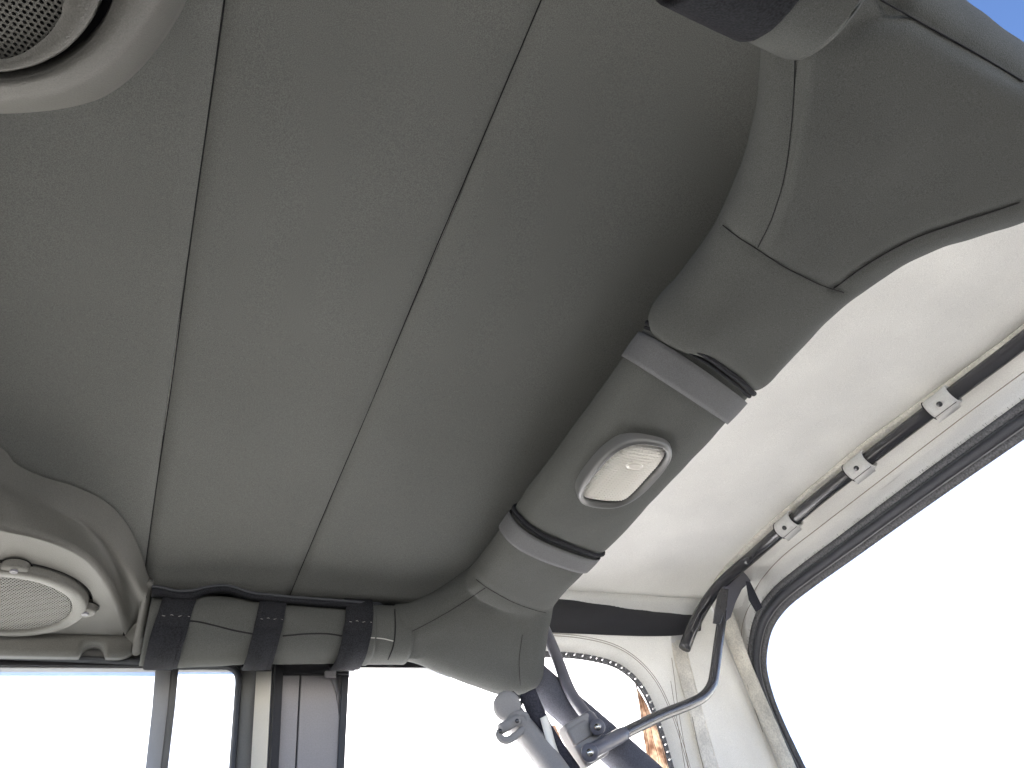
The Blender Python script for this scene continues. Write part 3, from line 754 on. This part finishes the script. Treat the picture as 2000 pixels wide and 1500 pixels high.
# folding linkage at the rear corner
lk = thing('folding_linkage', 'dark folding bow linkage with bent steel arms at the rear corner', 'linkage')
def plate(pts, y, t, mat, nm, slope=0.):
    P = [at(a, b, 1, y + slope * (a - pts[0][0])) for a, b in pts]; n = len(P); o_ = Vector((0, t, 0))
    F = [tuple(range(n)), tuple(range(2 * n - 1, n - 1, -1))] + [(i, (i + 1) % n, n + (i + 1) % n, n + i) for i in range(n)]
    return bevelled(mesh(nm, P + [p + o_ for p in P], F, mat, lk, False), .0015, 2)
plate([(1462, 1098), (1490, 1084), (1487, 1105), (1472, 1130), (1450, 1150), (1438, 1175), (1428, 1205), (1418, 1214), (1406, 1218), (1396, 1212), (1404, 1180), (1410, 1150), (1428, 1128)], .968, .006, 'greysteel', 'pivot_plate', -.0002)
plate([(1410, 1148), (1424, 1150), (1420, 1185), (1408, 1218), (1394, 1216), (1398, 1185), (1404, 1158)], .955, .005, 'steel', 'pivot_plate')
plate([(1458, 1134), (1466, 1136), (1490, 1186), (1478, 1194), (1464, 1170)], .945, .004, 'webbing', 'retaining_tab')
plate([(1386, 1172), (1400, 1162), (1394, 1176), (1374, 1200), (1356, 1236), (1350, 1230), (1366, 1196)], 1.015, .004, 'steel', 'bow_rail')
A_arm = crom([at(1412, 1195, 1, .985), at(1404, 1250, 1, .985), at(1396, 1310, 1, .985), at(1390, 1338, 1, .982), at(1374, 1360, 1, .975), at(1345, 1376, 1, .965), at(1290, 1398, 1, .955), at(1220, 1432, 1, .94), at(1152, 1470, 1, .925)], 8)
tube('arm', A_arm, .0088, 'steel', lk, n=20)
B_arm = crom([at(1058, 1215, 1, 1.03), at(1078, 1260, 1, 1.02), at(1092, 1296, 1, 1.005), at(1108, 1338, 1, .99), at(1124, 1368, 1, .975), at(1146, 1398, 1, .955), at(1166, 1424, 1, .94)], 8)
tube('arm', B_arm, .0095, 'greysteel', lk, n=20)
def ferrule(P, k0, r, nm='ferrule'):
    seg_ = P[k0:] if k0 < 0 else P[:k0]
    return tube(nm, seg_, r, 'greysteel', lk, n=20, r_at=lambda t: 1 if .1 < t < .9 else .9)
ferrule(A_arm, -9, .0105); ferrule(B_arm, -9, .0112)
def knuckle(px, py, y, r, scr=True):
    p = at(px, py, 1, y); v = (CAM - p).normalized()
    k = tube('pivot_knuckle', [p - v * .012, p - v * .009, p + v * .009, p + v * .012], r, 'greysteel', lk, n=24, r_at=lambda t: .86 if t in (0, 1) else 1)
    tube('pivot_screw', [p + v * .012, p + v * .0145], r * .42, 'screw', k, n=14)
knuckle(1152, 1470, .918, .0125); knuckle(1167, 1420, .930, .0115)
# clamp block on the leg
bm_ = thing('leg_clamp', 'grey clamp block where the two linkage arms meet the leg', 'clamp')
cc = at(1140, 1448, 1, .955); uu = (at(1165, 1425, 1, .955) - at(1115, 1455, 1, .955)).normalized(); vv = (at(1160, 1490, 1, .955) - at(1125, 1440, 1, .955)); vv = (vv - uu * vv.dot(uu)).normalized(); ww = uu.cross(vv)
RM = Matrix((uu, vv, ww)).transposed()
bevelled(mesh('block', *box_vf(cc, (.026, .032, .014), RM), 'beltgrey', bm_), .006, 4)
bevelled(mesh('raised_pad', *box_vf(cc - vv * .012 - uu * .008 + ww * (.012 if ww.dot(CAM - cc) > 0 else -.012), (.020, .012, .006), RM), 'beltgrey', bm_), .004, 3)

# ------------------------------------------------------------------ leg of the roll bar and the seat belt
leg = (tube('leg', crom([at(1035, 1318, 1, 1.035), at(1100, 1375, 1, 1.02), at(1200, 1462, 1, .995), at(1330, 1580, 1, .965)], 8), .027, 'leg', rb, n=32))
sbt = thing('seat_belt', 'shoulder seat belt with grey sleeve and swivel guide under the gusset', 'seat belt')
tube('belt_sleeve', crom([at(1002, 1400, 1, .965), at(1035, 1440, 1, .955), at(1085, 1505, 1, .94), at(1140, 1590, 1, .92)], 6), .026, 'beltgrey', sbt, n=24, ru=.018)
wa = [(1030, 1352), (1046, 1390), (1066, 1430), (1092, 1470), (1120, 1510), (1160, 1570)]
def ribbon(pts, w, y, mat, nm, tw=0.):
    A = crom([at(x - w, b + w * .5, 1, y) for x, b in pts], 6); B = crom([at(x + w, b - w * .5, 1, y + tw) for x, b in pts], 6)
    return solid(mesh(nm, *grid_vf([A, [a.lerp(b, .5) + Vector((0, -.003, 0)) for a, b in zip(A, B)], B]), mat, sbt), .002, 0)
ribbon(wa, 15, .945, 'webbing', 'webbing', -.01)
ribbon([(1062, 1400), (1070, 1430), (1080, 1465), (1100, 1510)], 7, .930, 'cream', 'belt_label')
ribbon([(1075, 1420), (1088, 1452), (1108, 1484), (1140, 1540)], 9, .950, 'amber', 'orange_tag')
kp = at(990, 1379, 1, .95); kv = (CAM - kp).normalized()
tube('anchor_cap', [kp - kv * .016, kp - kv * .006, kp + kv * .006, kp + kv * .011, kp + kv * .013], .0205, 'beltgrey', sbt, n=28, r_at=lambda t: (1, 1, 1, .8, .4)[round(t * 4)])
gp = crom([at(x, y, 1, .94) for x, y in ((975, 1432), (985, 1446), (1003, 1440), (1024, 1420), (1028, 1402), (1016, 1394), (998, 1404))], 6, True)
tube('belt_guide', gp + gp[:1], .0052, 'beltgrey', sbt, n=14)
tube('guide_bar', [at(978, 1424, 1, .935), at(1012, 1404, 1, .935)], .0075, 'beltgrey', sbt, n=14)
for q in ((977, 1428), (1010, 1408)):
    p = at(*q, 1, .925); tube('pin', [p, p + kv * .003], .003, 'steel', sbt, n=12)
tube('cover_drawstring', crom([at(x, y, 1, .97) for x, y in ((1000, 1352), (1012, 1362), (1024, 1358), (1018, 1372), (1010, 1385))], 5), .003, 'cover', sbt, n=8)

# ------------------------------------------------------------------ far door and the pillar behind it
YD = 1.12
dr = thing('door', 'far door upper frame with sliding window divider', 'door')
def dp(px, py, dy=0.): return at(px, py, 1, YD + dy)
def loop_frame(outer, inner, nm, mat, dy, t, par):
    A = [dp(x, y, dy) for x, y in outer]; B = [dp(x, y, dy) for x, y in inner]
    A = resample(crom(A, 6), 90); B = resample(crom(B, 6), 90)
    mid = [a.lerp(b, .5) + Vector((0, -.006, 0)) for a, b in zip(A, B)]
    return solid(mesh(nm, *grid_vf([A, mid, B]), mat, par), t, 0)
loop_frame([(-300, 1252), (0, 1262), (250, 1272), (380, 1277), (455, 1279), (478, 1282), (490, 1292), (495, 1310), (493, 1350), (488, 1430), (484, 1500), (474, 1660)],
           [(-300, 1274), (0, 1283), (250, 1293), (360, 1298), (430, 1300), (452, 1303), (464, 1312), (468, 1328), (466, 1360), (461, 1430), (456, 1500), (446, 1660)], 'frame', 'doorframe', -.010, .012, dr)
loop_frame([(-300, 1270), (0, 1279), (250, 1289), (360, 1294), (430, 1297), (452, 1300), (464, 1310), (469, 1328), (467, 1360), (462, 1430), (457, 1500), (447, 1660)],
           [(-300, 1276), (0, 1285), (250, 1295), (360, 1301), (425, 1303), (446, 1306), (459, 1315), (463, 1330), (461, 1362), (456, 1430), (451, 1500), (441, 1660)], 'glass_seal', 'frametrim', -.016, .006, dr)
mA = [dp(305, 1292), dp(297, 1390), dp(284, 1510), dp(268, 1660)]; mB = [dp(345, 1294), dp(336, 1390), dp(321, 1510), dp(303, 1660)]
for nm, a, b, dy, mat in (('divider', 0, .68, -.012, 'aluminium'), ('divider_channel', .66, 1., -.008, 'doorframe')):
    A = [p.lerp(q, a) + Vector((0, dy, 0)) for p, q in zip(mA, mB)]; B = [p.lerp(q, b) + Vector((0, dy, 0)) for p, q in zip(mA, mB)]
    bevelled(solid(mesh(nm, *grid_vf([A, [p.lerp(q, .5) + Vector((0, -.002, 0)) for p, q in zip(A, B)], B]), mat, dr), .014, 0), .002)
for xa, xb in ((-300, 312), (330, 470)):
    q = [dp(xa, 1280, .004 + xa * 8e-6), dp(xb, 1290, .004 + xa * 8e-6), dp(xb - 30, 1660, .004 + xa * 8e-6), dp(xa - 50, 1660, .004 + xa * 8e-6)]
    solid(mesh('glass', q, [(0, 1, 2, 3)], 'glass', dr), .003, 0)
pi = thing('door_pillar', 'cream painted pillar with grey trim panel between door and side window', 'pillar')
def vband(xa, xb, ya, yb, dy, t, mat, nm, lean=.05):
    q = []
    for y in (ya, (ya + yb) / 2, yb):
        k = (y - 1300) * lean; q.append((dp(xa - k, y, dy), dp(xb - k, y, dy)))
    o = mesh(nm, *grid_vf([[a for a, b in q], [b for a, b in q]]), mat, pi, False)
    return bevelled(solid(o, t, 0), .0015)
vband(478, 536, 1270, 1660, .022, .02, 'cream', 'painted_post')
vband(531, 534, 1276, 1660, -.002, .004, 'frametrim', 'post_seam')
vband(536, 552, 1276, 1660, -.004, .02, 'black', 'door_seal')
vband(551, 585, 1284, 1660, .000, .012, 'trim', 'trim_panel')
vband(584, 589, 1310, 1660, .004, .006, 'frametrim', 'trim_groove')
vband(588, 668, 1284, 1660, .002, .012, 'trim', 'trim_panel')
vband(552, 680, 1272, 1318, -.012, .008, 'black', 'upper_bracket', 0)
vband(667, 681, 1300, 1660, -.002, .014, 'frametrim', 'rear_seal')
vband(634, 656, 1311, 1324, -.018, .006, 'trim', 'latch_tab', 0)

# ------------------------------------------------------------------ outside: a slim post far behind the rear window
pp = thing('post', 'thin faded post with bent top seen far through the rear window', 'post')
q0 = at(1835, 1378, 0, 14); q1 = at(1890, 1500, 0, 14)
d = (q1 - q0); q2 = q0 + d * ((q0.z) / (q0.z - q1.z)) if q0.z > q1.z else q1
tube('mast', [Vector((q0.x, q0.y, q0.z - .0)).lerp(q2, k / 6) for k in range(7)], .07, 'post', pp, n=12)
tube('arm', [at(1822, 1386, 0, 14), at(1836, 1379, 0, 14), at(1843, 1376, 0, 14)], .08, 'post', pp, n=12)
